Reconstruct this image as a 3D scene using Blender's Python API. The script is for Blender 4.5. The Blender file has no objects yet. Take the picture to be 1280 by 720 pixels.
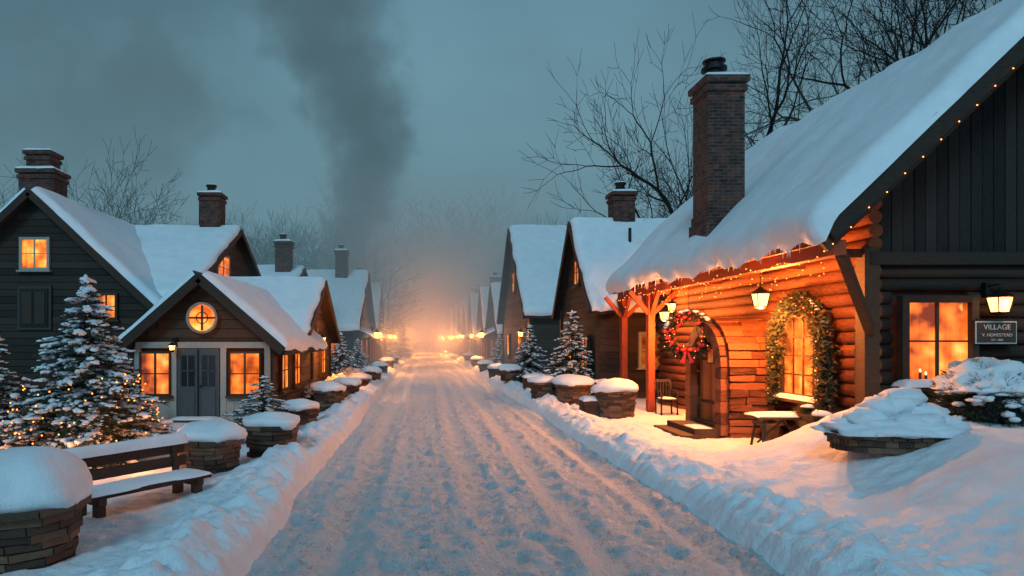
import bpy, bmesh, math, random
import numpy as np
from mathutils import Vector, Matrix, noise as mnoise
random.seed(7); rnd=random.random; ru=random.uniform
D=bpy.data; SC=bpy.context.scene; COL=SC.collection
# ------------------------------------------------------------------ noise
_R=np.random.RandomState(3).rand(256,256)
def vn(x,y):
    x=np.asarray(x,float); y=np.asarray(y,float)
    ix=np.floor(x).astype(int); iy=np.floor(y).astype(int)
    fx=x-ix; fy=y-iy; fx=fx*fx*(3-2*fx); fy=fy*fy*(3-2*fy)
    a=_R[ix&255,iy&255]; b=_R[(ix+1)&255,iy&255]; c=_R[ix&255,(iy+1)&255]; d=_R[(ix+1)&255,(iy+1)&255]
    return (a*(1-fx)+b*fx)*(1-fy)+(c*(1-fx)+d*fx)*fy-0.5
def fbm(x,y,o=4):
    s=0;a=1
    for i in range(o):
        s=s+a*vn(x*2**i+17.3*i,y*2**i+5.1*i); a*=.5
    return s
def ss(a,b,x):
    t=np.clip((x-a)/(b-a),0,1); return t*t*(3-2*t)
def RZ(x,y):
    z=0.03*fbm(x*.8,y*.5,3); rut=0
    for c,w,dp in ((-.95,.20,.055),(.75,.18,.045),(1.95,.20,.065),(2.95,.15,.06)):
        q=(x-c-.18*vn(y*.10,c))/w; g=np.exp(-q**2); z=z-dp*g+dp*.45*np.exp(-(np.abs(q)-1.7)**2*3); rut=np.maximum(rut,g)
    k=1-.55*rut
    z=z+k*(0.03*fbm(x*4.5,y*3.2,4)+.075*np.abs(fbm(x*5.2,y*4.1,4))-.045*ss(.12,.40,vn(x*3.1+9,y*2.4))-.03*ss(.08,.35,vn(x*6.1+3,y*4.7)))+.014*rut*vn(x*2,y*14)-.015
    return z
def H(x,y):
    x=np.asarray(x,float); y=np.asarray(y,float)
    el=-1.75+.18*vn(y*.5,3.3); er=3.4+.22*vn(y*.45,8.1)
    inside=ss(el-.12,el+.12,x)*(1-ss(er-.12,er+.12,x))
    yard=.10+.09*fbm(x*.45,y*.45,3)
    yard=yard+(.20+.16*vn(y*1.3,1.))*np.exp(-((x-el+.5)/.42)**2)+(.19+.18*vn(y*1.1,4.))*np.exp(-((x-er-.5)/.45)**2)
    clod=np.abs(fbm(x*3.2,y*3.2,4))
    near=np.exp(-((x-el+.45)/.7)**2)+np.exp(-((x-er-.7)/1.25)**2)
    yard=yard+clod*(.045+.2*near)+.014*fbm(x*9,y*9,2)
    m=.9*ss(4.7,7.7,x+.7*vn(y*.7,2.))*(1-ss(11.7,12.9,y))*ss(2,8,y)*(1+.25*fbm(x*.8,y*.8,2))
    yard=yard+m-.07*np.exp(-((x-6.)/1.5)**2-((y-14.5)/2.5)**2)
    return yard*(1-inside)+(RZ(x,y)-.06)*inside
def hz(x,y): return float(H(x,y))
# ------------------------------------------------------------------ materials
def newmat(name):
    m=D.materials.new(name); m.use_nodes=True; nt=m.node_tree
    return m,nt,nt.nodes['Principled BSDF']
def N(nt,t,**k):
    n=nt.nodes.new(t)
    for a,b in k.items(): setattr(n,a,b)
    return n
def L(nt,a,b): nt.links.new(a,b)
def ramp(nt,fac,stops):
    r=N(nt,'ShaderNodeValToRGB'); e=r.color_ramp.elements
    while len(e)<len(stops): e.new(.5)
    for i,(p,c) in enumerate(stops):
        e[i].position=p; e[i].color=(*c,1)
    L(nt,fac,r.inputs[0]); return r.outputs[0]
def mapped(nt,scale=(1,1,1)):
    g=N(nt,'ShaderNodeNewGeometry'); mp=N(nt,'ShaderNodeMapping'); mp.inputs['Scale'].default_value=scale
    L(nt,g.outputs['Position'],mp.inputs[0]); return mp.outputs[0],g
def noise(nt,vec,s,det=4,rough=.5):
    n=N(nt,'ShaderNodeTexNoise'); n.inputs['Scale'].default_value=s; n.inputs['Detail'].default_value=det; n.inputs['Roughness'].default_value=rough
    L(nt,vec,n.inputs['Vector']); return n.outputs['Fac']
def bump(nt,bs,h,st,dist):
    b=N(nt,'ShaderNodeBump'); b.inputs['Strength'].default_value=st; b.inputs['Distance'].default_value=dist
    L(nt,h,b.inputs['Height']); L(nt,b.outputs[0],bs.inputs['Normal'])
def math_(nt,op,a,b=None,clamp=False):
    m=N(nt,'ShaderNodeMath',operation=op); m.use_clamp=clamp
    for i,v in enumerate((a,b)):
        if v is None: continue
        if isinstance(v,(int,float)): m.inputs[i].default_value=v
        else: L(nt,v,m.inputs[i])
    return m.outputs[0]
def snowmat(name,c=(.80,.84,.89),bs_=.5,fine=30):
    m,nt,b=newmat(name); v,g=mapped(nt)
    n1=noise(nt,v,2.2,5,.6); n2=noise(nt,v,fine,4,.7)
    col=ramp(nt,n1,[(.3,(c[0]*.88,c[1]*.89,c[2]*.91)),(.7,c)]); L(nt,col,b.inputs['Base Color'])
    b.inputs['Roughness'].default_value=.65; b.inputs['Specular IOR Level'].default_value=.25
    bump(nt,b,math_(nt,'ADD',n1,n2),bs_,.03); return m
def wood(name,c1,c2,sc=(1,1,1),bs_=.5,rough=.75):
    m,nt,b=newmat(name); v,g=mapped(nt,sc)
    n=noise(nt,v,7,5,.65); r=g.outputs['Random Per Island']
    f=math_(nt,'ADD',math_(nt,'MULTIPLY',n,.75),math_(nt,'MULTIPLY',r,.45))
    L(nt,ramp(nt,f,[(.3,c1),(.85,c2)]),b.inputs['Base Color'])
    b.inputs['Roughness'].default_value=rough; b.inputs['Specular IOR Level'].default_value=.3; bump(nt,b,n,bs_,.02); return m
def isl(name,c1,c2,c3):
    m,nt,b=newmat(name); v,g=mapped(nt)
    n=noise(nt,v,14,5,.7); f=math_(nt,'ADD',math_(nt,'MULTIPLY',g.outputs['Random Per Island'],.7),math_(nt,'MULTIPLY',n,.4))
    L(nt,ramp(nt,f,[(.15,c1),(.55,c2),(.95,c3)]),b.inputs['Base Color']); b.inputs['Roughness'].default_value=.85
    bump(nt,b,n,.8,.03); return m
def brickmat(name):
    m,nt,b=newmat(name); g=N(nt,'ShaderNodeNewGeometry'); s=N(nt,'ShaderNodeSeparateXYZ'); L(nt,g.outputs['Position'],s.inputs[0])
    cb=N(nt,'ShaderNodeCombineXYZ'); L(nt,math_(nt,'ADD',s.outputs[0],s.outputs[1]),cb.inputs[0]); L(nt,s.outputs[2],cb.inputs[1])
    br=N(nt,'ShaderNodeTexBrick'); L(nt,cb.outputs[0],br.inputs['Vector'])
    for k,vv in (('Scale',1),('Mortar Size',.012),('Brick Width',.23),('Row Height',.08),('Bias',.0),('Mortar Smooth',.3)): br.inputs[k].default_value=vv
    br.inputs['Color1'].default_value=(.15,.052,.036,1); br.inputs['Color2'].default_value=(.035,.020,.018,1); br.inputs['Mortar'].default_value=(.12,.105,.095,1)
    n=noise(nt,g.outputs['Position'],5,7,.7)
    mx=N(nt,'ShaderNodeMixRGB',blend_type='MULTIPLY'); mx.inputs[0].default_value=.95; L(nt,br.outputs[0],mx.inputs[1]); L(nt,ramp(nt,n,[(.3,(.28,.28,.30)),(.7,(1.3,1.2,1.15))]),mx.inputs[2])
    L(nt,mx.outputs[0],b.inputs['Base Color']); b.inputs['Roughness'].default_value=.9
    bump(nt,b,math_(nt,'SUBTRACT',n,math_(nt,'MULTIPLY',br.outputs['Fac'],1.5)),1.,.03); return m
def winmat(name,st=1.6,sc=1.1):
    m,nt,b=newmat(name); v,g=mapped(nt,(1,1,.8)); n=noise(nt,v,sc,2,.5); v2,_=mapped(nt,(9,9,.5)); n2=noise(nt,v2,1.6,3,.6); v3,_=mapped(nt,(2.2,2.2,2.6)); n3=noise(nt,v3,1.7,1,.4)
    f=math_(nt,'ADD',math_(nt,'ADD',n,math_(nt,'MULTIPLY',math_(nt,'SUBTRACT',n2,.5),.22)),math_(nt,'MULTIPLY',math_(nt,'SUBTRACT',n3,.5),.55))
    c=ramp(nt,f,[(.28,(.14,.017,.002)),(.45,(.72,.115,.010)),(.60,(1,.25,.03)),(.78,(1,.55,.14))])
    L(nt,c,b.inputs['Emission Color']); b.inputs['Emission Strength'].default_value=st
    b.inputs['Base Color'].default_value=(.03,.02,.015,1); b.inputs['Roughness'].default_value=.12; return m
def emit(name,c,st):
    m,nt,b=newmat(name); b.inputs['Base Color'].default_value=(*c,1); b.inputs['Emission Color'].default_value=(*c,1); b.inputs['Emission Strength'].default_value=st; return m
def plain(name,c,r=.6,metal=0):
    m,nt,b=newmat(name); v,g=mapped(nt); n=noise(nt,v,12,4)
    L(nt,ramp(nt,n,[(.3,tuple(x*.7 for x in c)),(.7,c)]),b.inputs['Base Color']); b.inputs['Roughness'].default_value=r; b.inputs['Metallic'].default_value=metal
    bump(nt,b,n,.2,.01); return m
M={}
M['snow']=snowmat('snow'); M['gsnow']=snowmat('ground_snow',(.78,.83,.89),1.,14); M['rsnow']=snowmat('roof_snow',(.80,.85,.90),.45,9)
M['dark']=wood('dark_timber',(.012,.009,.008),(.050,.032,.023),(1,1,6))
M['darkv']=wood('dark_boards',(.010,.008,.007),(.040,.028,.022),(6,6,1))
M['brown']=wood('brown_timber',(.03,.016,.009),(.10,.050,.028),(1,1,6))
M['logs']=wood('porch_logs',(.045,.013,.006),(.27,.080,.030),(1,1,5),.9)
M['redpost']=wood('red_timber',(.16,.028,.012),(.36,.068,.026),(4,4,1),.5)
M['beam']=wood('beam',(.05,.022,.012),(.15,.065,.032),(3,3,3))
M['door']=wood('oak_door',(.14,.04,.014),(.36,.12,.04),(5,5,1))
M['gdoor']=wood('grey_door',(.045,.05,.055),(.09,.10,.11),(5,5,1))
M['cream']=wood('cream_trim',(.24,.21,.19),(.38,.35,.31),(2,2,2),.2)
M['bench']=wood('bench_wood',(.02,.013,.010),(.07,.044,.032),(2,2,6))
M['bark']=wood('bark',(.008,.007,.007),(.022,.02,.02),(2,2,1),.8,.9)
M['stone']=isl('planter_staves',(.022,.013,.009),(.075,.042,.026),(.17,.098,.06))
M['brick']=brickmat('chimney_brick'); M['iron']=plain('iron',(.02,.02,.02),.5,.6)
M['needle']=isl('fir_needles',(.010,.020,.014),(.022,.042,.026),(.05,.07,.038))
M['leaf']=isl('wreath_leaf',(.03,.04,.012),(.08,.06,.02),(.14,.07,.025))
M['red']=plain('red_berry',(.5,.03,.015),.35); M['panel']=plain('slate',(.035,.033,.032),.7)
M['win']=winmat('lit_window',1.3,1.3); M['winb']=winmat('lit_window_bright',1.9,1.1); M['windim']=winmat('window_dim',.5,1.0)
M['dglass']=plain('dark_glass',(.02,.025,.03),.1)
M['bulb']=emit('fairy_bulb',(1,.30,.05),4.5); M['bulb2']=emit('tree_bulb',(1,.22,.022),6); M['lamp']=emit('lantern_glass',(1,.45,.10),6); M['candle']=emit('candle',(1,.62,.22),4.5)
M['text']=plain('sign_text',(.62,.58,.50),.6)
def roadmat():
    m,nt,b=newmat('packed_snow'); v,g=mapped(nt,(1,.7,1)); n=noise(nt,v,5.5,7,.7); n2=noise(nt,v,30,5,.75)
    v3,_=mapped(nt,(2.2,.05,1)); n3=noise(nt,v3,1.3,3)
    f=math_(nt,'ADD',math_(nt,'ADD',math_(nt,'MULTIPLY',n,.35),math_(nt,'MULTIPLY',n2,.65)),math_(nt,'MULTIPLY',math_(nt,'SUBTRACT',n3,.5),.22))
    L(nt,ramp(nt,f,[(.33,(.30,.28,.27)),(.41,(.57,.58,.61)),(.49,(.78,.82,.88))]),b.inputs['Base Color'])
    b.inputs['Roughness'].default_value=.5; bump(nt,b,math_(nt,'ADD',n,n2),1.,.08); return m
M['road']=roadmat()
# ------------------------------------------------------------------ mesh builder
def _ico(s):
    bm=bmesh.new(); bmesh.ops.create_icosphere(bm,subdivisions=s,radius=1); v=[tuple(q.co) for q in bm.verts]; f=[[q.index for q in p.verts] for p in bm.faces]; bm.free(); return np.array(v),f
ICO={s:_ico(s) for s in (1,2,3,4)}
X=Vector((1,0,0));Y=Vector((0,1,0));Z=Vector((0,0,1))
class MB:
    def __init__(s): s.v=[];s.f=[];s.m=[];s.sm=[];s.mats=[]
    def mi(s,k):
        if k not in s.mats: s.mats.append(k)
        return s.mats.index(k)
    def add(s,vs,fs,mat,sm=False):
        o=len(s.v); s.v.extend([tuple(q) for q in vs]); i=s.mi(mat)
        for f in fs: s.f.append([q+o for q in f]); s.m.append(i); s.sm.append(sm)
    def obox(s,o,u,v,n,c,d,mat,bev=0):
        o=Vector(o); P=[]
        for k in (-1,1):
            for j in (-1,1):
                for i in (-1,1):
                    P.append(o+u*(c[0]+i*d[0]/2)+v*(c[1]+j*d[1]/2)+n*(c[2]+k*d[2]/2))
        s.add(P,[(0,2,3,1),(4,5,7,6),(0,1,5,4),(2,6,7,3),(0,4,6,2),(1,3,7,5)],mat)
    def box(s,c,d,mat,rz=0,jit=0):
        u=Vector((math.cos(rz),math.sin(rz),0)); w=Vector((-math.sin(rz),math.cos(rz),0))
        s.obox(c,u,w,Z,(0,0,0),d,mat)
        if jit:
            for i in range(len(s.v)-8,len(s.v)): a=s.v[i]; s.v[i]=(a[0]+ru(-jit,jit),a[1]+ru(-jit,jit),a[2]+ru(-jit,jit))
    def beam(s,a,b,w,h,mat):
        a=Vector(a);b=Vector(b);n=(b-a).normalized(); u=n.cross(Z)
        if u.length<.01: u=X.copy()
        u.normalize(); v=u.cross(n)
        s.obox((a+b)/2,u,v,n,(0,0,0),(w,h,(b-a).length),mat)
    def tube(s,a,b,r0,r1,k,mat,cap=True,sm=True):
        a=Vector(a);b=Vector(b);n=(b-a)
        if n.length<1e-6: return
        n.normalize(); u=n.orthogonal().normalized(); w=n.cross(u); P=[]
        for c,r in((a,r0),(b,r1)):
            for i in range(k):
                t=2*math.pi*i/k; P.append(c+(u*math.cos(t)+w*math.sin(t))*r)
        F=[(i,(i+1)%k,k+(i+1)%k,k+i) for i in range(k)]
        s.add(P,F,mat,sm)
        if cap: 
            o=len(s.v)-2*k; i=s.mi(mat)
            s.f+= [list(range(o+k-1,o-1,-1)),list(range(o+k,o+2*k))]; s.m+=[i,i]; s.sm+=[False,False]
    def poly(s,pts,r,k,mat):
        for i in range(len(pts)-1): s.tube(pts[i],pts[i+1],r,r,k,mat,False)
    def lathe(s,c,prof,k,mat,sm=True,wob=0):
        P=[];n=len(prof)
        for r,z in prof:
            for i in range(k):
                t=2*math.pi*i/k; rr=r*(1+(wob*float(vn(2.5*math.cos(t)+c[0],2.5*math.sin(t)+z*2+c[1])) if wob else 0))
                P.append((c[0]+rr*math.cos(t),c[1]+rr*math.sin(t),c[2]+z+(wob*.35*float(vn(3*math.cos(t)*rr+c[0]*3,3*math.sin(t)*rr+c[1]*2)) if wob else 0)))
        F=[(j*k+i,j*k+(i+1)%k,(j+1)*k+(i+1)%k,(j+1)*k+i) for j in range(n-1) for i in range(k)]
        F.append(list(range((n-1)*k,n*k))); F.append(list(range(k-1,-1,-1)))
        s.add(P,F,mat,sm)
    def blob(s,c,r,mat,sub=2,amp=.15,fr=2.,rz=0,flat=False):
        V,F=ICO[sub]; c=Vector(c); cs,sn=math.cos(rz),math.sin(rz); P=[]; o=Vector((ru(0,50),ru(0,50),0))
        for q in V:
            k=1+amp*2*mnoise.noise(Vector(q)*fr+o); a=q[0]*r[0]*k;b=q[1]*r[1]*k;z=q[2]*r[2]*k
            if flat and z<0: z*=.25
            P.append((c.x+a*cs-b*sn,c.y+a*sn+b*cs,c.z+z))
        s.add(P,F,mat,True)
    def build(s,name,parent=None,loc=None):
        me=D.meshes.new(name); me.from_pydata(s.v,[],s.f)
        for k in s.mats: me.materials.append(M[k])
        me.polygons.foreach_set('material_index',s.m); me.polygons.foreach_set('use_smooth',s.sm); me.update()
        ob=D.objects.new(name,me); COL.objects.link(ob)
        if parent: ob.parent=parent; ob.matrix_parent_inverse=Matrix.Translation(-parent.location)
        return ob
def empty(name,loc=(0,0,0)):
    e=D.objects.new(name,None); e.location=loc; e.empty_display_size=.3; COL.objects.link(e); return e
def centre(ob,loc):
    loc=Vector(loc); ob.data.transform(Matrix.Translation(-loc)); ob.location=loc
def plight(name,loc,p,parent=None,c=(1,.31,.058),r=.08):
    l=D.lights.new(name,'POINT'); l.energy=p; l.color=c; l.shadow_soft_size=r
    o=D.objects.new(name,l); o.location=loc; COL.objects.link(o)
    if parent: o.parent=parent; o.matrix_parent_inverse=Matrix.Translation(-parent.location)
    return o
def samp(Ln,ridge=False,step=.35,e0=True,e1=True):
    e=[.0,.03,.08,.15,.24]
    n=max(2,int((Ln-.5)/step)); mid=list(np.linspace(.36,Ln-.36,n)) if Ln>.9 else [Ln/2]
    if Ln<.6: return [Ln*t for t in (0,.04,.12,.25,.5,.75,.88,.96,1)]
    return (e if e0 else [0,.15])+mid+([Ln-q for q in reversed(e)] if e1 else [Ln-.15,Ln])
def snow_patch(mb,A,B,C,Dp,t,mat='rsnow',ridge=True,step=.35,wig=.07,drip=.06,lump=.05,ewig=None):
    A,B,C,Dp=map(Vector,(A,B,C,Dp)); U=(B-A); W=(Dp-A); Lu=U.length; Lw=W.length; n=U.cross(W).normalized()
    if n.z<0: n=-n
    if ewig is None: ewig=wig*.7
    us=samp(Lu,step=step); vs=samp(Lw,step=step,e0=not ridge); P=[]; s0=ru(0,90)
    for v in vs:
        for u in us:
            a=u/Lu;b=v/Lw; p=(A*(1-a)+B*a)*(1-b)+(Dp*(1-a)+C*a)*b
            du=min(u,Lu-u); dv=Lw-v if ridge else min(v,Lw-v); d=min(du,dv)
            R=min(.26,Lu*.45,Lw*.45); q=min(1,d/R); h=t*math.sqrt(max(0,1-(1-q)**2))
            h*=1+.25*float(fbm(u*1.1+s0,v*1.1,3)); h+=lump*float(fbm(u*.6+s0,v*.6+3,2))*q
            p=p+n*h
            ed=max(0,1-dv/.3)
            p=p+W.normalized()*(wig*2*float(fbm(u*1.7+s0,1.,3))*ed)-Z*(drip*ed*(1+float(vn(u*2.3+s0,7))))
            eu=max(0,1-du/.3); sg=1 if u>Lu/2 else -1
            p=p+U.normalized()*(sg*ewig*2*float(fbm(v*1.7+s0,5.,2))*eu)
            P.append(p)
    k=len(us); F=[(j*k+i,j*k+i+1,(j+1)*k+i+1,(j+1)*k+i) for j in range(len(vs)-1) for i in range(k-1)]
    mb.add(P,F,mat,True)
def snow_slab(mb,c,sx,sy,t,rz=0,mat='snow'):
    c=Vector(c);u=Vector((math.cos(rz),math.sin(rz),0))*sx/2; w=Vector((-math.sin(rz),math.cos(rz),0))*sy/2
    snow_patch(mb,c-u-w,c+u-w,c+u+w,c-u+w,t,mat,ridge=False,step=.12,wig=.03,drip=.01,lump=.04)
def window(mb,o,u,n,w,h,nx=2,ny=2,frame='brown',glass='win',fw=.09,sill=True,snowsill=False,dep=.10):
    o=Vector(o)
    mb.obox(o,u,Z,n,(0,0,.045),(w,h,.02),glass)
    for sx in (-1,1): mb.obox(o,u,Z,n,(sx*(w/2+fw/2),0,dep/2),(fw,h+2*fw,dep),frame)
    for sz in (-1,1): mb.obox(o,u,Z,n,(0,sz*(h/2+fw/2),dep/2-.004),(w,fw,dep),frame)
    for i in range(1,nx): mb.obox(o,u,Z,n,(-w/2+w*i/nx,0,.062),(.035 if i*2!=nx else .055,h,.034),frame)
    for j in range(1,ny): mb.obox(o,u,Z,n,(0,-h/2+h*j/ny,.06),(w,.03,.03),frame)
    if sill: mb.obox(o,u,Z,n,(0,-h/2-fw-.03,dep*.7),(w+2*fw+.12,.06,dep*1.4+.05),frame)
    if snowsill:
        c=o+Z*(-h/2-fw)+n*(dep*.85); snow_slab(mb,c,(w+.3) if abs(u.x)>.5 else .22,.22 if abs(u.x)>.5 else (w+.3),.09)
def chimney(mb,x,y,z0,z1,w,d,pot=True):
    mb.box((x,y,(z0+z1)/2),(w,d,z1-z0),'brick')
    mb.box((x,y,z1-.28),(w+.10,d+.10,.14),'brick'); mb.box((x,y,z1-.07),(w+.18,d+.18,.14),'brick')
    snow_slab(mb,(x,y,z1+.002),w+.16,d+.16,.13)
    if pot:
        mb.lathe((x-.05,y,z1),[(.2*w,0),(.24*w,.12),(.2*w,.3),(.27*w,.36),(.27*w,.42)],12,'iron'); mb.blob((x-.05,y,z1+.42),(.24*w,.24*w,.08),'snow',2,.1,flat=True)
def house(name,axis,x0,x1,y0,y1,ze,zr,wall='dark',ov=.4,wins=(),chim=(),t=.2,trim='dark',step=.4,zb=-.1,parent=None,gov=None):
    if gov is None: gov=ov
    e=parent or empty(name,((x0+x1)/2,(y0+y1)/2,0))
    if axis=='Y': a0,a1,b0,b1=y0,y1,x0,x1; Pf=lambda a,b,z:Vector((b,a,z)); ua,ub=Y,X
    else: a0,a1,b0,b1=x0,x1,y0,y1; Pf=lambda a,b,z:Vector((a,b,z)); ua,ub=X,Y
    bc=(b0+b1)/2; hw=(b1-b0)/2; k=(zr-ze)/hw
    mb=MB()
    P=[Pf(a,b,z) for a in (a0,a1) for b,z in ((b0,zb),(b1,zb),(b1,ze),(bc,zr),(b0,ze))]
    mb.add(P,[(0,1,2,3,4),(9,8,7,6,5),(0,5,6,1),(1,6,7,2),(4,9,5,0)],wall)
    z=.1
    while z<zr-.2:
        half=hw if z+.23<ze else (zr-(z+.23))/k
        if half>.1:
            for a,sg in ((a0,-1),(a1,1)): mb.obox(Pf(a,bc,z+.115),ub,Z,ua,(0,0,sg*.012),(2*half,.222,.03+ru(0,.012)),wall)
        if z+.23<ze:
            for b,sg in ((b0,-1),(b1,1)): mb.obox(Pf((a0+a1)/2,b,z+.115),ua,Z,ub,(0,0,sg*.012),(a1-a0,.222,.03+ru(0,.012)),wall)
        z+=.24
    for a,sa in ((a0,-1),(a1,1)):
        for b,sb in ((b0,-1),(b1,1)): mb.box(Pf(a+sa*.01,b+sb*.01,(ze+zb)/2),(.16,.16,ze-zb),trim)
    mb.build('walls',e)
    mb=MB(); sn=MB(); off=.07
    for sg in (-1,1):
        be=bc+sg*(hw+ov); zE=zr-(hw+ov)*k
        n=(Z*1+ub*sg*k).normalized()
        r0=Pf(a0-gov,bc,zr)+n*off;r1=Pf(a1+gov,bc,zr)+n*off;e1=Pf(a1+gov,be,zE)+n*off;e0=Pf(a0-gov,be,zE)+n*off
        sl=Vector((e0-r0)).normalized(); mb.obox((r0+e1)/2,ua,sl,n,(0,0,-.03),((a1-a0)+2*gov,(e0-r0).length,.1),'dark')
        for aa in (a0-gov-.02,a1+gov+.02):
            A=Pf(aa,bc,zr+.02); B=Pf(aa,be,zE+.02); mb.beam(A,B,.06,.24,trim)
        mb.obox((e0+e1)/2,ua,sl,n,(0,.02,-.06),((a1-a0)+2*gov,.05,.16),trim)
        up=n*.055; snow_patch(sn,r0+up,r1+up,e1+up,e0+up,t,step=step)
    mb.build('roof',e); sn.build('roof_snow',e)
    if wins:
        mb=MB()
        for w in wins:
            f,pa,pz,ww,hh,nx,ny=w[:7]; g=w[7] if len(w)>7 else 'win'; fr=w[8] if len(w)>8 else 'brown'
            if f=='x+': window(mb,(x1+.03,pa,pz),Y,X,ww,hh,nx,ny,fr,g)
            if f=='x-': window(mb,(x0-.03,pa,pz),Y,-X,ww,hh,nx,ny,fr,g)
            if f=='y-': window(mb,(pa,y0-.03,pz),X,-Y,ww,hh,nx,ny,fr,g)
        mb.build('windows',e)
    for c in chim:
        mb=MB(); chimney(mb,*c); mb.build('chimney',e)
    return e
# ------------------------------------------------------------------ ground + road
def sheet(name,xs,ys,fz,mat):
    XX,YY=np.meshgrid(xs,ys); ZZ=fz(XX,YY); co=np.stack([XX,YY,ZZ],-1).reshape(-1,3)
    ny,nx=XX.shape; i=np.arange((ny-1)*(nx-1)); r=i//(nx-1); c=i%(nx-1); a=r*nx+c
    F=np.stack([a,a+1,a+nx+1,a+nx],-1)
    me=D.meshes.new(name); me.vertices.add(len(co)); me.vertices.foreach_set('co',co.ravel())
    me.loops.add(F.size); me.loops.foreach_set('vertex_index',F.ravel().astype(np.int32))
    me.polygons.add(len(F)); me.polygons.foreach_set('loop_start',np.arange(0,F.size,4,dtype=np.int32)); me.polygons.foreach_set('loop_total',np.full(len(F),4,dtype=np.int32))
    me.polygons.foreach_set('use_smooth',np.ones(len(F),bool)); me.update(calc_edges=True); me.materials.append(M[mat]); me.validate()
    ob=D.objects.new(name,me); COL.objects.link(ob); return ob
ysn=[-60,-40,-25,-15,-8,-4,-1,1,2.5]; y=3.8
while y<420: ysn.append(y); y*=1.005 if y<35 else 1.03
ysn=np.array(ysn)
xs=np.concatenate([np.array([-300,-200,-120,-70,-45,-30,-22,-17]),np.arange(-14,-5,.25),np.arange(-5,-1.2,.045),np.arange(-1.2,3.,.3),np.arange(3.,8.,.05),np.arange(8,14,.2),np.array([16,20,26,36,55,90,150,300])])
sheet('ground',xs,ysn,H,'gsnow')
sheet('road',np.arange(-1.95,3.62,.03),ysn[(ysn>-30)&(ysn<300)],RZ,'road')
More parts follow.
